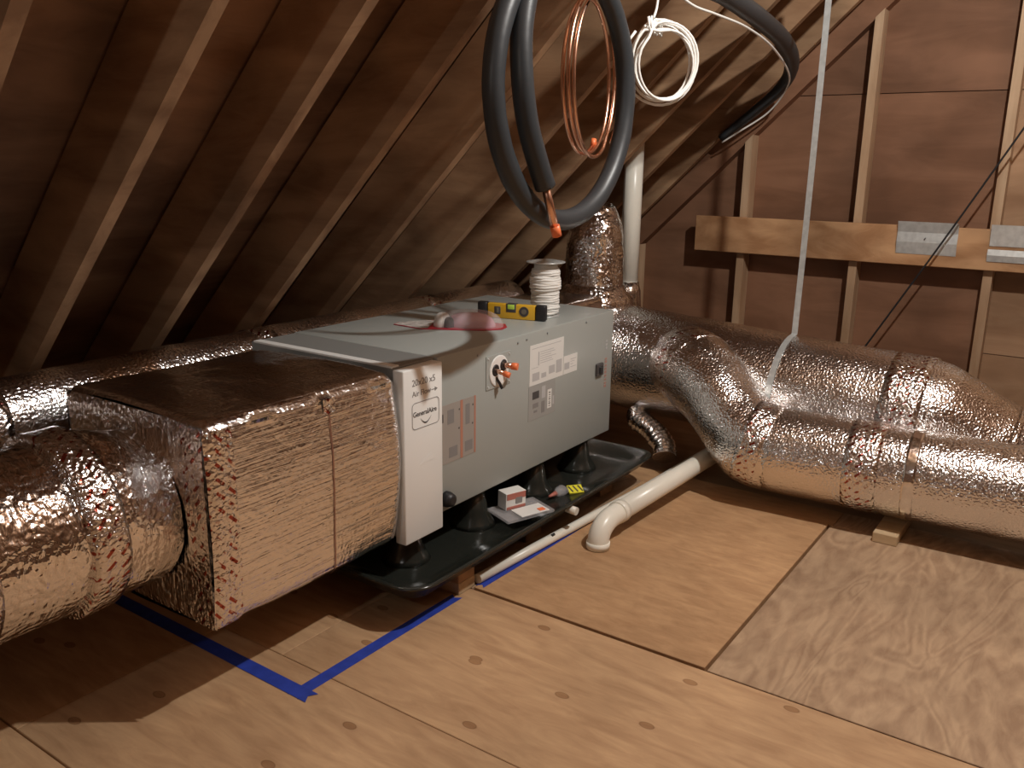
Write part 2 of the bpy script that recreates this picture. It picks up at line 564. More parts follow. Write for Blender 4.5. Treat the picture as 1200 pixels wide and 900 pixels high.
full = [(-yE + 2 * RIDGE, -0.02), (yE, -0.02), (RIDGE, deck_z(RIDGE))]
wb = obj('wall_back', MB().poly([(XB + 0.015, y, z) for y, z in full], (0.08, 0, 0)), 'gable', kind='structure', origin=(XB, 0, 0))
for y0, y1, z0, z1, mt in [(1.71, 3.7, 0, 1.688, 'gable'), (0.49, 1.706, 0, 1.684, 'gable'), (-0.73, 0.486, 0.46, 1.684, 'gable2'),
                           (-0.73, 0.486, 0, 0.456, 'gable2'), (0.49, 1.9, 1.688, 3.5, 'gable'), (-0.73, 0.486, 1.688, 3.5, 'gable2'),
                           (-3.6, -0.734, 0, 3.4, 'gable')]:
    p = roofclip((y0, y1, z0, z1))
    t = 0.0 if z0 < 1.6 else -0.004
    obj('sheathing_panel', MB().poly([(XB + t, y, z) for y, z in p], (0.015 - t, 0, 0)), mt, wb)
# studs stand under an end rafter
KS = K - 0.135
for yc, ztop in [(2.335, 0.90), (1.70, 9), (1.105, 9), (0.49, 9), (-0.12, 9), (-0.73, 9)]:
    p = roofclip((yc - 0.02, yc + 0.02, -0.02, min(ztop, 3.4)), KS)
    obj('stud', MB().poly([(XB - 0.09, y, z) for y, z in p], (0.089, 0, 0)), 'stud', wb)
mb = MB().poly([(XB - 0.075, K / TT - 0.14 / TT, 0), (XB - 0.075, yE - 0.02, 0), (XB - 0.075, RIDGE, KD - TT * RIDGE - 0.02), (XB - 0.075, RIDGE, KS - TT * RIDGE)], (0.073, 0, 0))
obj('end_rafter', mb, 'gable', wb)
obj('blocking_board', MB().box(4.62, 4.659, -1.6, 1.955, 0.872, 1.062, 0.003), 'board', wb)
# wall behind the camera
wf = obj('wall_front', MB().poly([(XF - 0.08, y, z) for y, z in full], (0.078, 0, 0)), 'gable', kind='structure')

# ================================================================== AIR HANDLER
CX0, CX1, CY0, CY1, CZ0, CZ1 = 2.0, 3.125, 1.65, 2.29, 0.246, 0.757
ah = thing('air_handler', (2.5, 1.97, CZ0), 'grey steel horizontal air handler cabinet with labels on its front', 'air handler')
obj('cabinet', MB().box(CX0, CX1, CY0, CY1, CZ0, CZ1, 0.004, 2), 'cab', ah)
YF = CY0 - 0.0005

def label_plate(name, x0, x1, z0, z1, mt, marks, parent=ah):
    o = obj(name, MB().box(x0, x1, YF - 0.0006, YF + 0.0003, z0, z1), mt, parent)
    for mm, rects in marks.items():
        for a, b, c, d in rects:
            obj('print', MB().box(x0 + a * (x1 - x0), x0 + b * (x1 - x0), YF - 0.0011, YF - 0.0002, z0 + c * (z1 - z0), z0 + d * (z1 - z0)), mm, o)
    return o

# big white sheet with diagrams, smaller sheet, grey data plate, warning label
label_plate('instruction_label', 2.507, 2.735, 0.560, 0.708, 'paper', {
    'ink': [(0.06, 0.92, 0.90, 0.915), (0.06, 0.25, 0.42, 0.43)] +
           [(0.30, 0.30 + random.uniform(0.3, 0.55), 0.50 + 0.055 * i, 0.515 + 0.055 * i) for i in range(6)] +
           [(0.24, 0.27, 0.46, 0.80), (0.08, 0.28, 0.10, 0.30), (0.34, 0.48, 0.12, 0.24), (0.56, 0.74, 0.16, 0.36), (0.78, 0.95, 0.12, 0.45)]})
label_plate('wiring_label', 2.738, 2.838, 0.560, 0.630, 'paper', {
    'ink': [(0.06, 0.42, 0.25, 0.62), (0.5, 0.92, 0.72, 0.76), (0.5, 0.8, 0.60, 0.63), (0.5, 0.92, 0.3, 0.33), (0.5, 0.7, 0.45, 0.48)]})
label_plate('data_plate', 2.503, 2.682, 0.430, 0.558, 'greylab', {
    'inkdk': [(0.14, 0.38, 0.60, 0.82)],
    'inkmid': [(0.16, 0.36, 0.34, 0.48), (0.20, 0.32, 0.20, 0.27), (0.48, 0.60, 0.12, 0.46)],
    'paper': [(0.70, 0.86, 0.18, 0.74)],
    'ink': [(0.48, 0.62, 0.55, 0.9), (0.90, 0.96, 0.25, 0.5)]})
dp = MB()
for i in range(7):
    zz = 0.430 + 0.128 * (0.24 + 0.065 * i)
    dp.box(2.503 + 0.179 * 0.75, 2.503 + 0.179 * 0.81, YF - 0.0016, YF - 0.0009, zz, zz + random.uniform(0.002, 0.006))
obj('barcode', dp, 'inkdk', ah)
label_plate('warning_label', 2.012, 2.190, 0.404, 0.598, 'warnlab', {
    'orangeink': [(0.545, 0.615, 0.0, 1.0), (0.955, 1.0, 0.0, 1.0)],
    'inkdk': [(0.02, 0.06, 0.72, 0.86), (0.50, 0.525, 0.84, 0.87), (0.49, 0.52, 0.52, 0.55), (0.90, 0.93, 0.84, 0.87), (0.89, 0.92, 0.52, 0.55)],
    'inkmid': [(0.22, 0.46, 0.08, 0.26), (0.68, 0.90, 0.08, 0.26), (0.18, 0.36, 0.66, 0.90), (0.70, 0.82, 0.55, 0.9)]})
# service switch and its red lettering
sw = obj('service_switch', MB().box(2.985, 3.035, YF - 0.012, YF + 0.001, 0.505, 0.556, 0.003), 'inkdk', ah)
obj('rocker', MB().box(2.997, 3.023, YF - 0.018, YF - 0.011, 0.515, 0.546, 0.003), 'black', sw)
mb = MB()
for i in range(9):
    mb.box(3.062, 3.078, YF - 0.0012, YF + 0.0003, 0.445 + i * 0.0145, 0.445 + i * 0.0145 + random.uniform(0.006, 0.011))
obj('red_lettering', mb, 'fadedred', ah)
mb = MB()
for i in range(3):
    mb.box(3.063, 3.077, YF - 0.0012, YF + 0.0003, 0.605 + i * 0.014, 0.613 + i * 0.014)
obj('grey_lettering', mb, 'ink', ah)
# refrigerant connection plate with two capped copper stubs
cp = obj('connection_plate', MB().box(2.245, 2.385, YF - 0.003, YF + 0.001, 0.600, 0.715, 0.001), 'cab', ah)
for x, z in ((2.255, 0.610), (2.375, 0.610), (2.255, 0.705), (2.375, 0.705)):
    obj('screw', MB().lathe([(0.004, 0), (0.003, -0.003)], (x, YF - 0.003, z), 8, 1), 'galv', cp)
obj('foam_gasket', MB().lathe([(0.055, 0.0), (0.055, -0.002), (0.05, -0.003)], (2.315, YF - 0.003, 0.655), 20, 1), 'white', cp)
for x, z, r, ln, dx, dz in ((2.293, 0.662, 0.008, 0.036, 0.012, -0.010), (2.338, 0.672, 0.010, 0.036, 0.012, -0.002)):
    obj('grommet', MB().lathe([(0.020, 0), (0.020, -0.004), (0.015, -0.006)], (x, YF - 0.003, z), 16, 1), 'black', cp)
    a = Vector((x, YF, z)); b = Vector((x + dx, YF - ln, z + dz)); c = b + (b - a) * 0.45
    st = obj('copper_stub', MB().tube([a, b], r, 12), 'copper', cp)
    obj('end_cap', MB().tube([b - (b - a) * 0.1, c], r * 1.25, 12), 'orange', st)
obj('drain_stub', MB().tube([(2.298, YF, 0.640), (2.300, YF - 0.02, 0.615), (2.304, YF - 0.025, 0.60)], 0.005, 8), 'black', cp)
for x, z in ((2.43, 0.732), (2.485, 0.735), (2.20, 0.728), (2.62, 0.738), (2.9, 0.738)):
    obj('cabinet_screw', MB().lathe([(0.004, 0), (0.0035, -0.003)], (x, YF, z), 8, 1), 'galvdk', ah)
obj('condensate_plug', MB().lathe([(0.026, 0.0), (0.026, -0.012), (0.02, -0.03), (0.012, -0.034)], (2.032, YF, 0.288), 18, 1), 'black', ah)

# filter cabinet with white door
fc = thing('filter_cabinet', (1.9, 1.95, 0.22), 'narrow filter cabinet with white door and handwritten note beside foil plenum', 'filter cabinet')
obj('body', MB().box(1.812, 1.998, 1.662, 2.28, 0.232, 0.756, 0.002), 'darkgrey', fc)
obj('top_edge', MB().box(1.812, 1.842, 1.665, 2.27, 0.750, 0.760, 0.001), 'white', fc)
dr = obj('door', MB().box(1.808, 1.984, 1.620, 1.661, 0.214, 0.752, 0.004, 2), 'white', fc)
Y_D = 1.6195
def dmat(x, z, ang=0.0):
    # text plane facing -Y: x right = +X
    return Matrix.Translation((x, Y_D, z)) @ Matrix(((1, 0, 0), (0, 0, -1), (0, 1, 0))).to_4x4() @ Matrix.Rotation(ang, 4, 'Z')
obj('handwriting', text_mesh('20x20 x5', 0.028, dmat(1.845, 0.700)), 'inkmid', dr)
obj('handwriting', text_mesh('Air Flow', 0.024, dmat(1.845, 0.668)), 'inkmid', dr)
mb = MB().box(1.932, 1.951, Y_D - 0.0006, Y_D + 0.0004, 0.6735, 0.6755)
mb.poly([(1.948, Y_D - 0.0006, 0.681), (1.948, Y_D - 0.0006, 0.668), (1.960, Y_D - 0.0006, 0.6745)], (0, 0.001, 0))
obj('arrow', mb, 'inkmid', dr)
def rrect(cx, cz, w_, h_, r, n=5):
    out = []
    for sx, sz, a in ((1, 1, 0), (-1, 1, 90), (-1, -1, 180), (1, -1, 270)):
        for k in range(n + 1):
            t = math.radians(a + 90 * k / n)
            out.append((cx + sx * (w_ / 2 - r) + r * math.cos(t), cz + sz * (h_ / 2 - r) + r * math.sin(t)))
    return out
mb = MB()
o1 = rrect(1.905, 0.608, 0.124, 0.082, 0.014); o2 = rrect(1.905, 0.608, 0.120, 0.078, 0.0125)
n = len(o1)
vs = [(x, Y_D - 0.0005, z) for x, z in o1] + [(x, Y_D - 0.0005, z) for x, z in o2]
mb.add(vs, [[i, (i + 1) % n, n + (i + 1) % n, n + i] for i in range(n)])
obj('logo_frame', mb, 'inkmid', dr)
obj('logo_lettering', text_mesh('GeneralAire', 0.0215, dmat(1.8475, 0.606), 0.0002), 'inkdk', dr)
mb = MB()
sw_o = [(1.880 + 0.050 * t, 0.598 - 0.016 * math.sin(math.pi * t)) for t in [i / 12 for i in range(13)]]
vs = [(x, Y_D - 0.0006, z) for x, z in sw_o] + [(x, Y_D - 0.0006, z - 0.0045 * math.sin(math.pi * (0.05 + 0.9 * i / 12))) for i, (x, z) in enumerate(sw_o)]
mb.add(vs, [[i, i + 1, 13 + i + 1, 13 + i] for i in range(12)])
obj('logo_swoosh', mb, 'inkdk', dr)
obj('corner_fold', MB().poly([(1.87, Y_D - 0.0004, 0.452), (1.95, Y_D - 0.0004, 0.457), (1.925, Y_D - 0.0004, 0.478)], (0, 0.0003, 0)), 'white', dr)

# ================================================================== LEFT PLENUM (rounded foil-wrapped box)
PX0, PX1, PY0, PY1, PZ0, PZ1 = 1.14, 1.805, 1.628, 2.20, 0.235, 0.752

def rr_ring(x, off=0.0, n_side=26, r=0.03, bulge=0.010, a=0.0, b=1.0, shift=None):
    """perimeter of the plenum cross-section, starting at bottom front, going up the front, over the top, down the back"""
    y0, y1, z0, z1 = PY0 - off, PY1 + off, PZ0 - off, PZ1 + off
    pts = []
    segs = [((y0, z0), (y0, z1), (-1, 0)), ((y0, z1), (y1, z1), (0, 1)), ((y1, z1), (y1, z0), (1, 0)), ((y1, z0), (y0, z0), (0, -1))]
    for p, q, nm in segs:
        for i in range(n_side):
            t = i / n_side
            y = p[0] + (q[0] - p[0]) * t
            z = p[1] + (q[1] - p[1]) * t
            k = bulge * math.sin(math.pi * t)
            ln = abs(q[0] - p[0]) + abs(q[1] - p[1])
            d = min(t, 1 - t) * ln
            cut = 0.0
            if d < r:
                cut = r - math.sqrt(max(0, r * r - (r - d) ** 2))
            y += nm[0] * (k - cut * 0.65)
            z += nm[1] * (k - cut * 0.65)
            w_ = noise.noise(Vector((x * 6, y * 7, z * 7))) * 0.004 + noise.noise(Vector((x * 17, y * 15, z * 15))) * 0.0022
            pts.append(Vector((x + (shift(z) if shift else 0), y + nm[0] * w_, z + nm[1] * w_)))
    return pts

pl = thing('return_plenum', (1.47, 1.91, PZ0), 'foil-wrapped rectangular plenum box butting against the white filter door', 'plenum')
xs = [PX0 + 0.004, PX0 + 0.012] + [PX0 + 0.02 + (PX1 - PX0 - 0.045) * i / 44 for i in range(45)] + [PX1 - 0.012, PX1 - 0.002]
rings = []
for i, x in enumerate(xs):
    e = 0.0
    if x < PX0 + 0.02: e = -(PX0 + 0.02 - x) * 0.45
    if x > PX1 - 0.035: e = -((x - (PX1 - 0.035)) / 0.035) ** 2 * 0.014
    sh = (lambda z, x=x: (math.sin(math.pi * min(1, max(0, (z - PZ0) / (PZ1 - PZ0)))) * 0.02 - 0.02) * max(0, (x - 1.65) / 0.15))
    rings.append(rr_ring(x, e, shift=sh))
obj('side_wrap', MB().loft(rings, True, False, True), 'foil_side', pl)
# end panel facing the left duct: loose crinkled sheet with depth
nn = 22
end = MB()
vs, fs, uvs = [], [], []
for j in range(nn + 1):
    for i in range(nn + 1):
        y = PY0 + 0.004 + (PY1 - PY0 - 0.008) * i / nn
        z = PZ0 + 0.004 + (PZ1 - PZ0 - 0.008) * j / nn
        ed = min(i, nn - i, j, nn - j)
        x = PX0 + (0.006 if ed == 0 else 0.0) + (0.008 * noise.noise(Vector((y * 9, z * 5, 3))) if ed > 0 else 0)
        vs.append((x, y, z))
for j in range(nn):
    for i in range(nn):
        a = j * (nn + 1) + i
        q = [a, a + 1, a + nn + 2, a + nn + 1]
        fs.append(q)
        uvs.append([(vs[k][1], vs[k][2]) for k in q])
end.add(vs, fs, uvs, True)
obj('end_wrap', end, 'foil_end', pl)
# printed foil tape: on the front edge, one mid seam
def plen_tape(name, x0, x1, i0, i1, mat, off=0.002, n=8, shift=False):
    rg = []
    for k in range(n + 1):
        x = x0 + (x1 - x0) * k / n
        e = off + (-(PX0 + 0.02 - x) * 0.45 if x < PX0 + 0.02 else 0.0)
        rg.append(rr_ring(x, e)[i0:i1])
    return obj(name, MB().loft(rg, False), mat, pl)
plen_tape('edge_tape', PX0 + 0.003, PX0 + 0.078, 0, 27, 'tape')
rg = []
for k in range(5):
    y = PY0 - 0.001 + 0.075 * k / 4
    rg.append([Vector((PX0 - 0.004, y, PZ0 + 0.01 + (PZ1 - PZ0 - 0.02) * j / 14)) for j in range(15)])
obj('edge_tape', MB().loft(rg, False), 'tape', pl)
plen_tape('seam_tape', 1.522, 1.526, 0, 27, 'seam', 0.0022, 2)
plen_tape('seam_tape', 1.505, 1.545, 23, 27, 'tape', 0.003, 3)

# ================================================================== LEFT DUCTS
ld = thing('supply_duct', (0.4, 1.9, 0.3), 'large round foil duct leaving the end of the plenum, bagged in loose wrap', 'duct')
def lr(t): return 0.2
path = line((-2.2, 1.935, 0.44), (0.93, 1.897, 0.52), 60)
obj('duct_run', MB().tube(path, 0.2, 48, True, 0.008, 7), 'foil_loose', ld)
path = [(0.90, 1.898, 0.519), (0.96, 1.898, 0.52), (1.0, 1.899, 0.515), (1.05, 1.902, 0.505), (1.10, 1.905, 0.50), (1.136, 1.905, 0.498)]
path = spline(path, 4)
obj('duct_collar', MB().tube(path, lambda t: 0.196 + 0.016 * min(1, t / 0.08) - 0.022 * t, 48, False, 0.008, 13), 'foil_loose', ld)
for x0, x1, rr in ((0.60, 0.72, 0.2035), (0.905, 0.985, 0.2165)):
    path = line((x0, 1.90 + (0.93 - x0) * 0.012, 0.52 - (0.93 - x0) * 0.0255), (x1, 1.90 + (0.93 - x1) * 0.012, 0.52 - (0.93 - x1) * 0.0255), 6)
    obj('tape_band', band(path, rr, 48, 0.007, 7), 'tape', ld)
sd = thing('branch_duct', (1.0, 2.41, 0.54), 'slim foil duct running behind plenum and cabinet under the rafter feet', 'duct')
obj('duct_run', MB().tube(line((-2.2, 2.405, 0.61), (3.45, 2.405, 0.668), 110), 0.112, 32, True, 0.004, 9), 'foil_long', sd)
for x in (0.98, 1.9, 2.8):
    z = 0.61 + 0.058 * (x + 2.2) / 5.65
    obj('tape_band', band(line((x, 2.405, z), (x + 0.07, 2.405, z), 3), 0.1155, 32, 0.004, 9), 'tape', sd)

# ================================================================== RIGHT DUCTS
td = thing('trunk_duct', (3.76, 1.2, 0.1), 'thick foil trunk duct crossing behind the cabinet, strapped and elbowed down', 'duct')
zc = lambda y: 0.348 + 0.0555 * (y - 0.6)
obj('duct_run', MB().tube([(3.76, y, zc(y)) for y in [2.40 - 1.83 * i / 60 for i in range(61)]], 0.248, 56, True, 0.003, 9), 'foil_long', td)
el = [(3.76, 0.58, zc(0.58)), (3.765, 0.53, zc(0.53)), (3.775, 0.46, 0.315), (3.79, 0.36, 0.27), (3.80, 0.26, 0.237), (3.80, 0.20, 0.232)]
obj('elbow', MB().tube(spline(el, 5), lambda t: 0.250 - 0.055 * t, 56, True, 0.004, 12), 'foil', td)
obj('lower_run', MB().tube(line((3.80, 0.22, 0.232), (3.80, -2.2, 0.225), 50), 0.192, 48, True, 0.003, 9), 'foil_long', td)
obj('tape_band', band([(3.76, y, zc(y)) for y in (0.69, 0.66, 0.63, 0.60, 0.57, 0.54)], 0.2525, 56, 0.004, 9), 'tape', td)
obj('tape_band', band([(3.80, y, 0.234) for y in (0.27, 0.24, 0.21)], 0.200, 48, 0.004, 9), 'tape', td)
# plenum between cabinet and trunk, half hidden
sp = thing('supply_plenum', (3.35, 2.1, 0.25), 'foil-wrapped box joining the cabinet end to the trunk duct', 'plenum')
obj('box_wrap', MB().box(3.127, 3.56, 1.93, 2.278, 0.252, 0.738, 0.03, 3), 'foil_smooth', sp)

fd = thing('branch_duct', (3.35, 0.4, 0.05), 'foil duct dropping from the trunk and running low on wood blocks', 'duct')
fx = lambda y: 3.35 - 0.042 * (max(y, -0.1) - 0.6)
dp_ = spline([(3.60, 1.535, 0.467), (3.52, 1.445, 0.462), (3.44, 1.31, 0.395), (3.372, 1.185, 0.30), (3.335, 1.09, 0.245), (3.335, 1.00, 0.236)], 8)
obj('drop_section', MB().tube(dp_, lambda t: 0.168 + 0.006 * math.sin(t * 9), 48, True, 0.005, 14), 'foil', fd)
obj('duct_run', MB().tube([(fx(y), y, 0.2345) for y in [1.03 - 3.2 * i / 80 for i in range(81)]], 0.1695, 56, True, 0.0025, 9), 'foil', fd)
for y0, y1, rr, mt in ((1.12, 1.03, 0.174, 'tape'), (0.72, 0.60, 0.1725, 'tape'), (0.515, 0.475, 0.1725, 'foil_smooth')):
    obj('tape_band', band([(fx(y0 + (y1 - y0) * i / 5) + 0.0, y0 + (y1 - y0) * i / 5, 0.2345 + (0.02 if y0 > 1 else 0) * (1 - i / 5)) for i in range(6)], rr, 56, 0.003, 9), mt, fd)
obj('tape_band', band(dp_[5:10], 0.174, 48, 0.006, 14), 'tape', fd)
tag(obj('support_block', MB().box(3.20, 3.50, 0.50, 0.585, 0.0005, 0.038, 0.002), 'block'), 'pale sawn lumber offcut propping the low foil duct', 'wood block')
tag(obj('support_block', MB().box(3.27, 3.415, -0.70, -0.61, 0.0005, 0.064, 0.002), 'block'), 'pale lumber block under the far stretch of low duct', 'wood block')

# takeoff rising from the trunk
tk = thing('takeoff_duct', (3.76, 2.1, 0.65), 'upright foil-bagged duct stub rising from the trunk towards the rafters', 'duct')
tp = spline([(3.75, 2.10, 0.615), (3.75, 2.10, 0.74), (3.75, 2.10, 0.86), (3.745, 2.095, 0.98), (3.74, 2.075, 1.08), (3.735, 2.045, 1.15)], 8)
obj('duct_run', MB().tube(tp, lambda t: 0.150 - 0.022 * t - 0.085 * max(0, (t - 0.62) / 0.38) ** 2, 40, True, 0.012, 8), 'foil_loose', tk)
obj('base_wrap', MB().lathe([(0.20, 0.63), (0.197, 0.69), (0.18, 0.715), (0.16, 0.735), (0.15, 0.765)], (3.75, 2.10, 0), 36, 2), 'foil_loose', tk)

# vent pipe going up through the roof, small one
vp = thing('vent_pipe', (4.025, 2.049, 0.57), 'upright white PVC vent pipe rising beside the bagged duct stub', 'pipe')
obj('pipe', MB().tube([(4.025, 2.049, 0.726), (4.025, 2.049, 1.545)], 0.0472, 24), 'pvc', vp)
obj('foil_boot', MB().tube([(4.025, 2.049, 0.570), (4.025, 2.049, 0.70), (4.025, 2.049, 0.748)], lambda t: 0.076 - 0.024 * t, 24, True, 0.008, 20), 'foil_smooth', vp)

# crumpled flex duct under the trunk
fx_pts = spline([(3.62, 1.76, 0.19), (3.585, 1.735, 0.165), (3.56, 1.655, 0.135), (3.51, 1.57, 0.09), (3.47, 1.545, 0.050)], 14)
mb = MB()
npt = len(fx_pts)
mb.tube(fx_pts, lambda t: 0.052 + 0.0035 * math.sin(t * 110), 24, True, 0.004, 25)
tag(obj('flex_duct', mb, 'foil_flex'), 'small crumpled silver flexible hose curling down beneath the trunk duct', 'hose')

# hanger strap
ys = 1.10
c_ = Vector((3.76, ys, zc(ys)))
R_ = 0.2525
path = [(3.77, ys - 0.005, 2.17), (3.765, ys - 0.005, 1.6), (3.76, ys - 0.003, 1.0), (3.755, ys, c_.z + R_ + 0.005)]
for k in range(0, 11):
    a = math.radians(92 + k * 9)
    path.append((c_.x + R_ * math.cos(a), ys + 0.020 * k / 10, c_.z + R_ * math.sin(a)))
rg = []
P_ = [Vector(p) for p in path]
for i, p in enumerate(P_):
    t = (P_[min(i + 1, len(P_) - 1)] - P_[max(0, i - 1)]).normalized()
    sdv = Vector((0, 1, 0)); nv = t.cross(sdv).normalized()
    hw = 0.0125
    rg.append([p + sdv * hw + nv * 0.0006, p - sdv * hw + nv * 0.0006, p - sdv * hw - nv * 0.0006, p + sdv * hw - nv * 0.0006])
tag(obj('hanger_strap', MB().loft(rg, True, True, True, False), 'galv'), 'galvanised steel strap hanging from a rafter around the trunk duct', 'strap')

# ================================================================== DRAIN PAN
dpn = thing('drain_pan', (2.45, 1.9, 0.09), 'black moulded plastic drain pan under the air handler on blocks', 'drain pan')
def pan_ring(ins, z, r):
    return [Vector((x, y, z)) for x, y in rrect(2.475, 1.905, 1.57 - 2 * ins, 0.85 - 2 * ins, max(0.01, r), 6)]
mb = MB().loft([pan_ring(0.045, 0.092, 0.06), pan_ring(0.008, 0.138, 0.085), pan_ring(0.0, 0.140, 0.09), pan_ring(0.0, 0.146, 0.09), pan_ring(0.012, 0.147, 0.08),
                pan_ring(0.055, 0.108, 0.055), pan_ring(0.11, 0.100, 0.03)], True, True, True)
obj('tray', mb, 'pan', dpn)
for x in (1.93, 2.28, 2.66, 3.0):
    for y in (1.73, 2.16):
        obj('support_boss', MB().lathe([(0.085, 0.099), (0.075, 0.115), (0.055, 0.15), (0.04, 0.245), (0.032, 0.2455)] if x > 1.95 else
                                       [(0.08, 0.099), (0.07, 0.115), (0.055, 0.15), (0.042, 0.212), (0.034, 0.2135)], (x, y, 0), 24), 'pan', dpn)
obj('drain_fitting', MB().tube([(2.56, 1.51, 0.116), (2.56, 1.468, 0.112)], 0.015, 16), 'pvc', dpn)
# blocks under the pan
blk = [(1.978, 2.062, 1.553, 1.95, 0.0005, 0.040, 'block', 'pale lumber offcut, lower of the pair under the pan corner'),
       (1.976, 2.060, 1.553, 1.95, 0.0405, 0.0915, 'blockdk', 'reddish brown lumber offcut, upper of the pair under the pan corner'),
       (2.43, 2.53, 1.60, 2.2, 0.0005, 0.0915, 'blockdk', 'brown lumber block under the drain pan beside its white drain fitting'),
       (2.98, 3.08, 1.60, 2.2, 0.0005, 0.0915, 'blockdk', 'brown lumber block under the far end of the drain pan')]
for x0, x1, y0, y1, z0, z1, mt, lb in blk:
    tag(obj('support_block', MB().box(x0, x1, y0, y1, z0, z1, 0.002), mt), lb, 'wood block')

# ================================================================== PVC PIPES ON THE FLOOR
pp = thing('drain_pipe', (2.9, 1.38, 0), 'thick white PVC pipe with elbow turned down onto the hatch', 'pipe')
obj('pipe', MB().tube([(2.66, 1.36, 0.098), (3.2, 1.325, 0.112), (3.59, 1.30, 0.123)], 0.037, 28), 'pvc', pp)
elb = spline([(2.69, 1.358, 0.0985), (2.61, 1.363, 0.094), (2.565, 1.366, 0.072), (2.545, 1.367, 0.040), (2.543, 1.367, 0.006)], 7)
obj('elbow', MB().tube(elb, 0.0385, 28), 'pvc', pp)
obj('elbow_collar', MB().tube([(2.70, 1.3575, 0.099), (2.665, 1.3595, 0.0985)], 0.0415, 28), 'pvc', pp)
obj('elbow_collar', MB().tube([(2.543, 1.367, 0.030), (2.543, 1.367, 0.0065)], 0.0425, 28), 'pvc', pp)
tp2 = thing('condensate_pipe', (2.6, 1.47, 0), 'thin white PVC pipe lying along the blue tape', 'pipe')
obj('pipe', MB().tube([(2.072, 1.550, 0.0215), (2.5, 1.522, 0.0215), (3.1, 1.470, 0.030), (3.7, 1.43, 0.045)], 0.0165, 18), 'pvc', tp2)
obj('drilled_hole', MB().tube([(2.470, 1.517, 0.0375), (2.486, 1.516, 0.0375)], 0.005, 10), 'black', tp2)

# ================================================================== BLUE TAPE
def strip(p, q, wd, lab):
    p, q = Vector(p), Vector(q)
    d = (q - p).normalized(); s_ = Vector((-d.y, d.x, 0)) * wd / 2
    n = 24
    rows = []
    for i in range(n + 1):
        c = p.lerp(q, i / n)
        j = 0.0008 * noise.noise(Vector((i * 0.7, 1, wd * 50)))
        e = 0.008 * ((i == 0) - (i == n))
        rows.append([c + s_ * 1.0 + d * (-e) + Vector((0, 0, 0.0006)) + s_ * j * 20, c + d * e * 0.8 + Vector((0, 0, 0.0008)), c - s_ + d * (-e) + Vector((0, 0, 0.0006)) + s_ * j * 20])
    mb = MB().loft(rows, False, smooth=False)
    b = len(mb.v); nv = [v - Vector((0, 0, 0.0005)) for v in mb.v]
    fs = [list(reversed(f)) for f in mb.f]
    mb.add(nv, fs)
    return tag(obj('masking_tape', mb, 'blue'), lab, 'tape')
strip((1.312, 1.566, 0), (1.966, 1.556, 0), 0.040, 'blue masking tape strip running from the taped corner to the wood block')
strip((2.068, 1.532, 0.0042), (3.25, 1.500, 0.0042), 0.030, 'blue masking tape strip beside the thin white pipe')
strip((1.328, 1.528, 0.001), (1.338, 2.55, 0.0005), 0.044, 'blue masking tape strip passing under the foil plenum')

# ================================================================== THINGS ON THE CABINET
# wire spool
sx, sy = 2.835, 1.80
sp_ = thing('wire_spool', (sx, sy, CZ1), 'white electrical wire spool with metal flange standing on the cabinet', 'spool')
obj('core', MB().lathe([(0.045, 0), (0.045, 0.205)], (sx, sy, CZ1 + 0.003), 28), 'paper', sp_)
obj('flange', MB().lathe([(0.06, 0.0), (0.06, 0.003), (0.047, 0.005)], (sx, sy, CZ1 + 0.0005), 32), 'galv', sp_)
fl_ = obj('flange', MB().lathe([(0.074, 0.0), (0.076, 0.002), (0.074, 0.004), (0.06, 0.005), (0.045, 0.009), (0.03, 0.009), (0.02, 0.003), (0.012, 0.003)], (sx, sy, CZ1 + 0.206), 36), 'galv', sp_)
for k in range(6):
    a = k * math.pi / 3
    obj('flange_hole', MB().lathe([(0.007, 0.0), (0.007, 0.0012)], (sx + 0.053 * math.cos(a), sy + 0.053 * math.sin(a), CZ1 + 0.2108), 10), 'inkdk', fl_)
pts = []
turns = 19
for i in range(turns * 22):
    t = i / (turns * 22)
    a = 2 * math.pi * turns * t
    r = 0.0505 + 0.006 * noise.noise(Vector((t * 24, 0, 0))) + 0.003 * noise.noise(Vector((math.cos(a), math.sin(a), t * 19))) + (0.006 if 0.55 < t < 0.82 else 0)
    z = CZ1 + 0.010 + 0.172 * t + 0.004 * noise.noise(Vector((math.cos(a) * 1.5, math.sin(a) * 1.5, t * 40)))
    pts.append((sx + r * math.cos(a), sy + r * math.sin(a), z))
obj('wire_winding', MB().tube(pts, 0.0058, 7), 'wire', sp_)
# torpedo level
lv0, lv1 = Vector((2.664, 1.968, CZ1)), Vector((2.722, 1.745, CZ1))
lv = thing('torpedo_level', (lv0 + lv1) / 2, 'yellow torpedo level with black ends standing on the cabinet by the spool', 'level')
ld_ = (lv1 - lv0).normalized(); ang = math.atan2(ld_.y, ld_.x); RT = Matrix.Rotation(ang, 3, 'Z'); Lc = (lv0 + lv1) / 2; LL = (lv1 - lv0).length
def lbox(name, a0, a1, w0, w1, h0, h1, mt, par, bev=0.002):
    # a along the level, w across (negative = camera side), h height
    c = Lc + RT @ Vector(((a0 + a1) / 2, (w0 + w1) / 2, 0)) + Vector((0, 0, (h0 + h1) / 2))
    mb = MB(); sx_, sy_, sz_ = (a1 - a0) / 2, (w1 - w0) / 2, (h1 - h0) / 2
    mb.box(c.x - sx_, c.x + sx_, c.y - sy_, c.y + sy_, c.z - sz_, c.z + sz_, bev, 2, rot=RT)
    return obj(name, mb, mt, par)
H0, H1 = 0.0008, 0.060
lbox('body', -LL / 2 + 0.02, LL / 2 - 0.02, -0.012, 0.012, H0, H1 - 0.003, 'yellow', lv, 0.003)
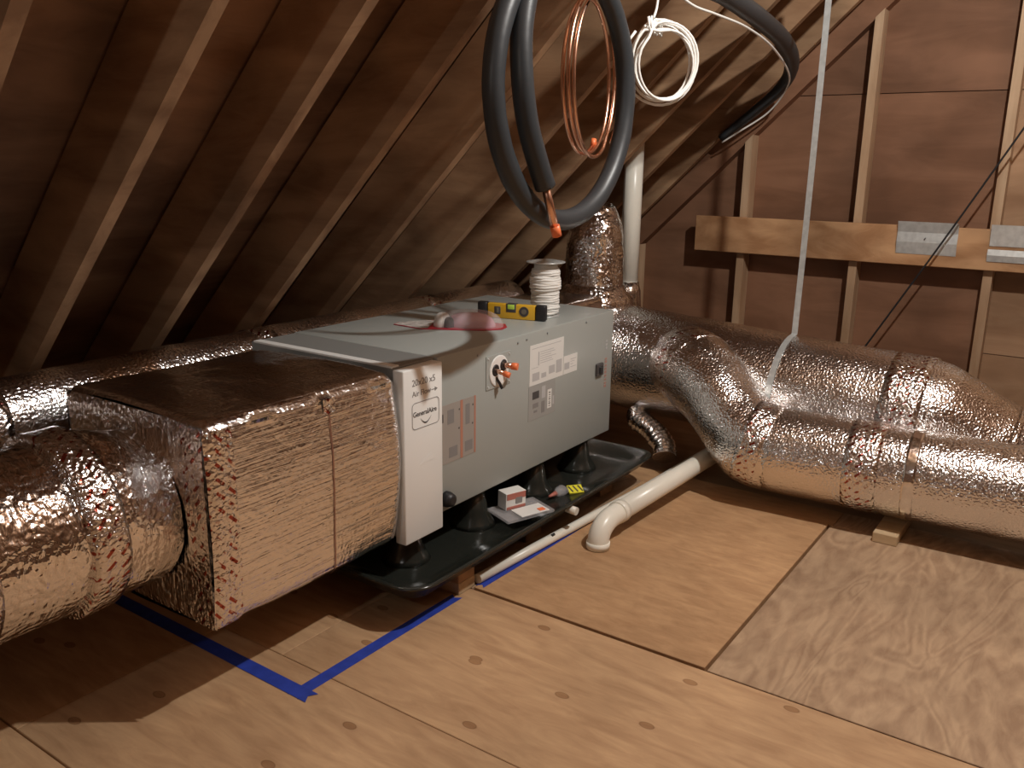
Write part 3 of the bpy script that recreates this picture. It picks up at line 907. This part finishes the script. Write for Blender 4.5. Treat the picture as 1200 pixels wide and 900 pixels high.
for s_ in (-1, 1):
    lbox('end_cap', s_ * LL / 2 - 0.018 - (0.004 if s_ < 0 else -0.0), s_ * LL / 2 + 0.018 + (0.004 if s_ > 0 else 0), -0.0145, 0.0145, H0, H1, 'black', lv, 0.006)
lbox('vial_window', -0.020, 0.020, -0.0135, 0.0135, 0.026, H1 - 0.001, 'inkdk', lv)
lbox('vial', -0.014, 0.014, -0.0150, 0.0148, 0.038, 0.056, 'vial', lv)
lbox('vial_window', -0.068, -0.042, -0.0132, 0.0132, 0.016, 0.046, 'inkdk', lv)
lbox('vial', -0.060, -0.050, -0.0145, 0.0145, 0.021, 0.041, 'vialgrey', lv)
cc = Lc + RT @ Vector((0.052, 0, 0)) + Vector((0, 0, 0.032))
dirw = RT @ Vector((0, 1, 0))
obj('vial_window', MB().tube([cc - dirw * 0.0135, cc + dirw * 0.0135], 0.019, 20), 'inkdk', lv)
obj('vial', MB().tube([cc - dirw * 0.0148, cc + dirw * 0.0148], 0.010, 16), 'vialgrey', lv)

# blister pack with red card
bp_ = thing('blister_pack', (2.46, 1.95, CZ1), 'clear blister pack on red card lying on the cabinet top', 'blister pack')
A, B = Vector((2.330, 2.125, CZ1)), Vector((2.530, 1.765, CZ1))
bd = (B - A).normalized(); bn = Vector((-bd.y, bd.x, 0)); BL = (B - A).length
def bpnt(a, w, h): return A + bd * (a * BL) + bn * w + Vector((0, 0, h))
card = [(0.0, -0.015), (0.28, -0.085), (0.82, -0.075), (0.97, -0.045), (1.0, 0.0), (0.97, 0.06), (0.82, 0.09), (0.30, 0.095), (0.02, 0.03)]
obj('card', MB().poly([bpnt(a, w_, 0.0008) for a, w_ in card], (0, 0, 0.002)), 'red', bp_)
obj('card_print', MB().poly([bpnt(a, w_, 0.003) for a, w_ in [(0.01, -0.012), (0.27, -0.078), (0.33, -0.07), (0.33, 0.085), (0.28, 0.088), (0.03, 0.027)]], (0, 0, 0.0005)), 'greycard', bp_)
def dome(a, w_, ra, rw, h, n=10, m=22, pw=1.0):
    rg = []
    for k in range(n + 1):
        t = k / n * math.pi / 2
        s_ = math.cos(t) ** pw
        rg.append([bpnt(a + s_ * ra * math.cos(2 * math.pi * i / m), w_ + s_ * rw * math.sin(2 * math.pi * i / m), 0.0035 + h * math.sin(t)) for i in range(m)])
    return MB().loft(rg, True, False, False)
obj('blister', dome(0.66, 0.0, 0.31, 0.075, 0.058, pw=0.6), 'clear', bp_)
obj('clear_insert', dome(0.68, 0.0, 0.22, 0.05, 0.048, pw=0.7), 'clearpink', bp_)
obj('black_part', dome(0.50, -0.03, 0.05, 0.03, 0.034, pw=0.6), 'black', bp_)
obj('white_part', dome(0.43, -0.005, 0.075, 0.05, 0.045, pw=0.6), 'paper', bp_)

# ================================================================== THINGS IN THE PAN
bt = thing('parts_box', (2.36, 1.60, 0.14), 'small white and red carton in a clear tray at the pan edge', 'box')
RB = Matrix.Rotation(math.radians(-20), 3, 'Z') @ Matrix.Rotation(math.radians(2), 3, 'X')
cb = Vector((2.374, 1.587, 0.1505))
def rbox(name, c, sz, mt, par, R, bev=0.001):
    mb = MB(); c = Vector(c)
    mb.box(c.x - sz[0] / 2, c.x + sz[0] / 2, c.y - sz[1] / 2, c.y + sz[1] / 2, c.z - sz[2] / 2, c.z + sz[2] / 2, bev, 1, rot=R)
    return obj(name, mb, mt, par)
tr = rbox('tray', cb, (0.20, 0.13, 0.010), 'clear', bt, RB)
rbox('leaflet', cb + RB @ Vector((0.02, -0.028, 0.0066)), (0.12, 0.068, 0.003), 'paper', bt, RB)
cc_ = cb + RB @ Vector((-0.015, 0.036, 0.0362))
bx_ = rbox('carton', cc_, (0.085, 0.05, 0.062), 'paper', bt, RB)
rbox('red_panel', cc_ + RB @ Vector((0.001, -0.0256, 0.018)), (0.080, 0.001, 0.022), 'redink', bx_, RB)
rbox('red_panel', cc_ + RB @ Vector((0.001, -0.0256, -0.024)), (0.080, 0.001, 0.010), 'redink', bx_, RB)
rbox('picture', cc_ + RB @ Vector((0.012, -0.0258, 0.000)), (0.028, 0.001, 0.024), 'inkmid', bx_, RB)
rbox('orange_sticker', cb + RB @ Vector((0.055, -0.045, 0.0095)), (0.025, 0.02, 0.003), 'orange', bt, RB)
R3 = Matrix.Rotation(math.radians(-38), 3, 'Z') @ Matrix.Rotation(math.radians(25), 3, 'X')
yp = thing('yellow_packet', (2.745, 1.585, 0.104), 'small bright yellow packet with black stripes in the drain pan', 'packet')
cy_ = Vector((2.745, 1.585, 0.1132))
rbox('packet', cy_, (0.06, 0.042, 0.008), 'brightyellow', yp, R3)
for k in (-0.02, 0.0, 0.02):
    rbox('stripe', cy_ + R3 @ Vector((k, 0, 0.0045)), (0.006, 0.034, 0.001), 'inkdk', yp, R3 @ Matrix.Rotation(0.35, 3, 'Z'))
cn = thing('caulk_nozzle', (2.68, 1.62, 0.105), 'small clear bag with red tip lying behind the yellow packet', 'bag')
obj('bag', MB().tube(spline([(2.712, 1.600, 0.116), (2.680, 1.608, 0.1215), (2.648, 1.615, 0.120)], 5), lambda t: 0.018 * math.sin(math.pi * (0.12 + 0.78 * t)) + 0.003, 12, True, 0.006, 40), 'clear', cn)
obj('red_tip', MB().tube([(2.652, 1.614, 0.120), (2.612, 1.622, 0.116)], lambda t: 0.010 - 0.006 * t, 10), 'redink', cn)

# ================================================================== COILS HANGING FROM THE RAFTERS
def circ(c, r, yaw, a0, a1, n, drift=Vector(), ez=1.0, wob=0.0):
    c = Vector(c); d = Vector((math.cos(yaw), math.sin(yaw), 0))
    out = []
    for i in range(n + 1):
        t = i / n
        a = a0 + (a1 - a0) * t
        rr = r * (1 + wob * noise.noise(Vector((a * 0.6, r * 30, wob * 100))))
        out.append(c + d * rr * math.cos(a) + Vector((0, 0, 1)) * rr * ez * math.sin(a) + Vector(drift) * t)
    return out
D2 = math.radians
ls = thing('lineset_coil', (2.03, 1.25, 1.18), 'black foam-insulated refrigerant line coiled in large loops hanging from a rafter', 'pipe coil')
c0 = Vector((2.122, 1.292, 1.519))
p1 = circ(c0, 0.340, 0.0, D2(70), D2(70 - 364), 80)
tail = [c0 + Vector(q) for q in ((-0.195, -0.01, 0.26), (-0.25, -0.02, 0.14), (-0.262, -0.03, 0.02), (-0.242, -0.035, -0.09), (-0.200, -0.04, -0.185), (-0.165, -0.042, -0.245))]
head = [c0 + Vector(q) for q in ((0.17, 0.0, 0.29), (0.10, 0.012, 0.335), (-0.01, 0.02, 0.355), (-0.11, 0.005, 0.325))]
obj('insulated_line', MB().tube(p1, 0.0285, 16, True, 0.0012, 20), 'insul', ls)
tl = obj('insulated_tail', MB().tube(spline(head + tail, 8), 0.028, 16), 'insul', ls)
e0 = tail[-1]; ed = Vector((0.40, -0.03, -0.90)).normalized()
cpt = obj('copper_end', MB().tube([e0 - ed * 0.02, e0 + ed * 0.135], 0.0115, 14), 'copper', tl)
obj('end_cap', MB().tube([e0 + ed * 0.112, e0 + ed * 0.142], 0.0135, 14), 'orange', tl)
obj('hanger_wire', MB().tube([c0 + Vector((0.0, 0.0, 0.31)), c0 + Vector((-0.005, 0.0, 0.40)), Vector((2.11, 1.292, 2.03))], 0.002, 6), 'galv', ls)
# copper coil
cu = thing('copper_coil', (2.2, 1.33, 1.33), 'bare copper tube coiled in loops hanging inside the black line coil', 'copper coil')
k0 = Vector((2.40, 1.402, 1.584))
pts = []
for k in range(3):
    pts += circ(k0 + Vector((0.006 * k, -0.016 * k, 0.008 * (k % 2))), 0.2225 + 0.0042 * k, D2(13), D2(300 - 360 * k), D2(300 - 360 * (k + 1)), 56, Vector((0.006, -0.016, 0)))[:-1]
ext = [pts[-1] + Vector((-0.03, 0, 0.04))]
obj('tube', MB().tube(pts, 0.0055, 10), 'copper', cu)
obj('end_cap', MB().tube([pts[0] + Vector((0.0, 0, -0.006)), pts[0] + Vector((0.008, 0.0, 0.018))], 0.0085, 10), 'orange', cu)
obj('hanger_wire', MB().tube([k0 + Vector((0.02, -0.02, 0.22)), Vector((2.508, 1.375, 1.945))], 0.002, 6), 'galv', cu)
# white cable coil
wc = thing('cable_coil', (2.6, 1.22, 1.5), 'white thermostat cable wound in loose loops tied and hung from a rafter', 'cable coil')
w0 = Vector((2.60, 1.245, 1.640))
pts = []
for k in range(6):
    c = w0 + Vector((random.uniform(-0.006, 0.006), random.uniform(-0.02, 0.02), random.uniform(-0.012, 0.012)))
    pts += circ(c, 0.112 + random.uniform(-0.012, 0.014), D2(-30 + random.uniform(-9, 9)), D2(110 - 360 * k), D2(110 - 360 * (k + 1)), 30, wob=0.08)[:-1]
pts = spline(pts[::2], 2)
obj('cable', MB().tube(pts, 0.0042, 8), 'wire', wc)
tie = w0 + Vector((-0.042, 0.02, 0.102))
obj('cable_tie', MB().tube([tie + Vector((0.018 * math.cos(t * 1.1) * 0.4 + 0.003 * t - 0.02, 0.004 * math.sin(t * 1.1), 0.026 * math.sin(t * 1.1))) for t in range(30)], 0.004, 6), 'wire', wc)
obj('cable_lead', MB().tube(spline([tie + Vector((0.01, 0, 0.02)), tie + Vector((0.03, 0, 0.06)), tie + Vector((0.030, 0.0, 0.13)), Vector((2.53, 1.265, 2.025))], 6), 0.0042, 8), 'wire', wc)

# lineset run along the roof into the gable corner
def pix(x, y, X=None, under=None):
    """point on the measured sight line where it meets plane X, or the rafter undersides dropped by `under`"""
    d = RIGHT * ((x - 600) / 1020.9) + UP * (-(y - 450) / 1020.9) + FWD
    if X is not None:
        t = X / d.x
    else:
        t = (K - under - CAMZ) / (d.z + TT * d.y)
    return Vector((0, 0, CAMZ)) + d * t
lr_ = thing('lineset_run', pix(920, 70, under=0.08), 'black insulated line with white cable sweeping along rafters into the gable corner', 'pipe')
ctrl = [Vector((2.80, 0.35, K - TT * 0.35 - 0.09)), Vector((2.83, 0.75, K - TT * 0.75 - 0.09)), Vector((2.90, 1.08, K - TT * 1.08 - 0.09)), pix(800, -38, under=0.09), pix(848, -8, under=0.08), pix(890, 22, under=0.08), pix(918, 48, under=0.09), pix(928, 76, under=0.10), pix(915, 103, under=0.10), pix(880, 134, under=0.06), pix(845, 162, under=0.02)]
obj('insulated_line', MB().tube(spline(ctrl, 7), lambda t: 0.038 - 0.018 * max(0, t - 0.62) / 0.38, 16, True, 0.002, 15), 'insul', lr_)
wctrl = [pix(775, -60, under=0.14), pix(785, -20, under=0.14), pix(810, 5, under=0.14), pix(840, 17, under=0.14), pix(875, 32, under=0.14), pix(905, 55, under=0.15), pix(924, 85, under=0.15), pix(921, 105, under=0.14), pix(900, 132, under=0.13), pix(865, 155, under=0.09), pix(846, 167, under=0.055)]
obj('white_cable', MB().tube(spline(wctrl, 6), 0.0045, 8), 'wire', lr_)

# ================================================================== GABLE WALL FITTINGS
np1 = thing('nail_plate', (4.61, 0.765, 0.93), 'bent galvanised sheet plate nailed to the blocking board between two studs', 'metal plate')
X0 = 4.6185
def zplate(name, y0, y1, zs, par):
    # zs: list of (z, x offset)
    rg = [[Vector((X0 - xo, y, z)) for z, xo in zs] for y in (y0, y1)]
    mb = MB().loft(rg, False, smooth=False)
    b = len(mb.v); nv = [v + Vector((0.0012, 0, 0)) for v in mb.v]
    mb.add(nv, [list(reversed(f)) for f in mb.f])
    return obj(name, mb, 'galv', par)
zplate('sheet', 0.632, 0.900, [(0.928, 0.001), (0.985, 0.012), (1.032, 0.006), (1.083, 0.022)], np1)
obj('nail', MB().tube([(X0 - 0.004, 0.77, 1.01), (X0 - 0.016, 0.775, 1.0)], 0.003, 6), 'inkdk', np1)
np2 = thing('nail_plate', (4.61, 0.33, 0.9), 'bright galvanised plate in two strips on the blocking board at a stud', 'metal plate')
zplate('sheet', 0.20, 0.497, [(0.987, 0.002), (1.03, 0.010), (1.085, 0.018)], np2)
zplate('sheet', 0.20, 0.500, [(0.915, 0.003), (0.945, 0.012), (0.972, 0.006)], np2)
a_, b_ = pix(1230, 108, X=4.50), pix(1005, 418, X=4.56)
tag(obj('black_cable', MB().tube(spline([a_, a_.lerp(b_, 0.5) + Vector((0, 0.0, -0.012)), b_], 10), 0.0045, 8), 'black'), 'thin dark cable stretched diagonally across the gable studs', 'cable')

# ================================================================== BARE BULBS
def bulb(P, power, light_name, label):
    t = thing('hanging_bulb', P, label, 'light bulb')
    ztop = K - TT * P.y if P.y > RIDGE else 3.3
    obj('cord', MB().tube([P + Vector((0, 0, 0.12)), Vector((P.x, P.y, ztop + 0.2))], 0.004, 8), 'black', t)
    obj('socket', MB().lathe([(0.012, 0.13), (0.02, 0.12), (0.02, 0.055), (0.016, 0.045)], P, 16), 'black', t)
    ld = bpy.data.lights.new(light_name, 'POINT')
    ld.energy = power; ld.color = LAMP_COL; ld.shadow_soft_size = 0.035
    lo = bpy.data.objects.new(light_name, ld); COL.objects.link(lo)
    lo.parent = t
bulb(*LAMP_A, 'bulb_ridge_offscreen', 'bare bulb on a cord above the plywood floor')
bulb(*LAMP_B, 'bulb_front_offscreen', 'bare bulb on a cord near the front of the attic')
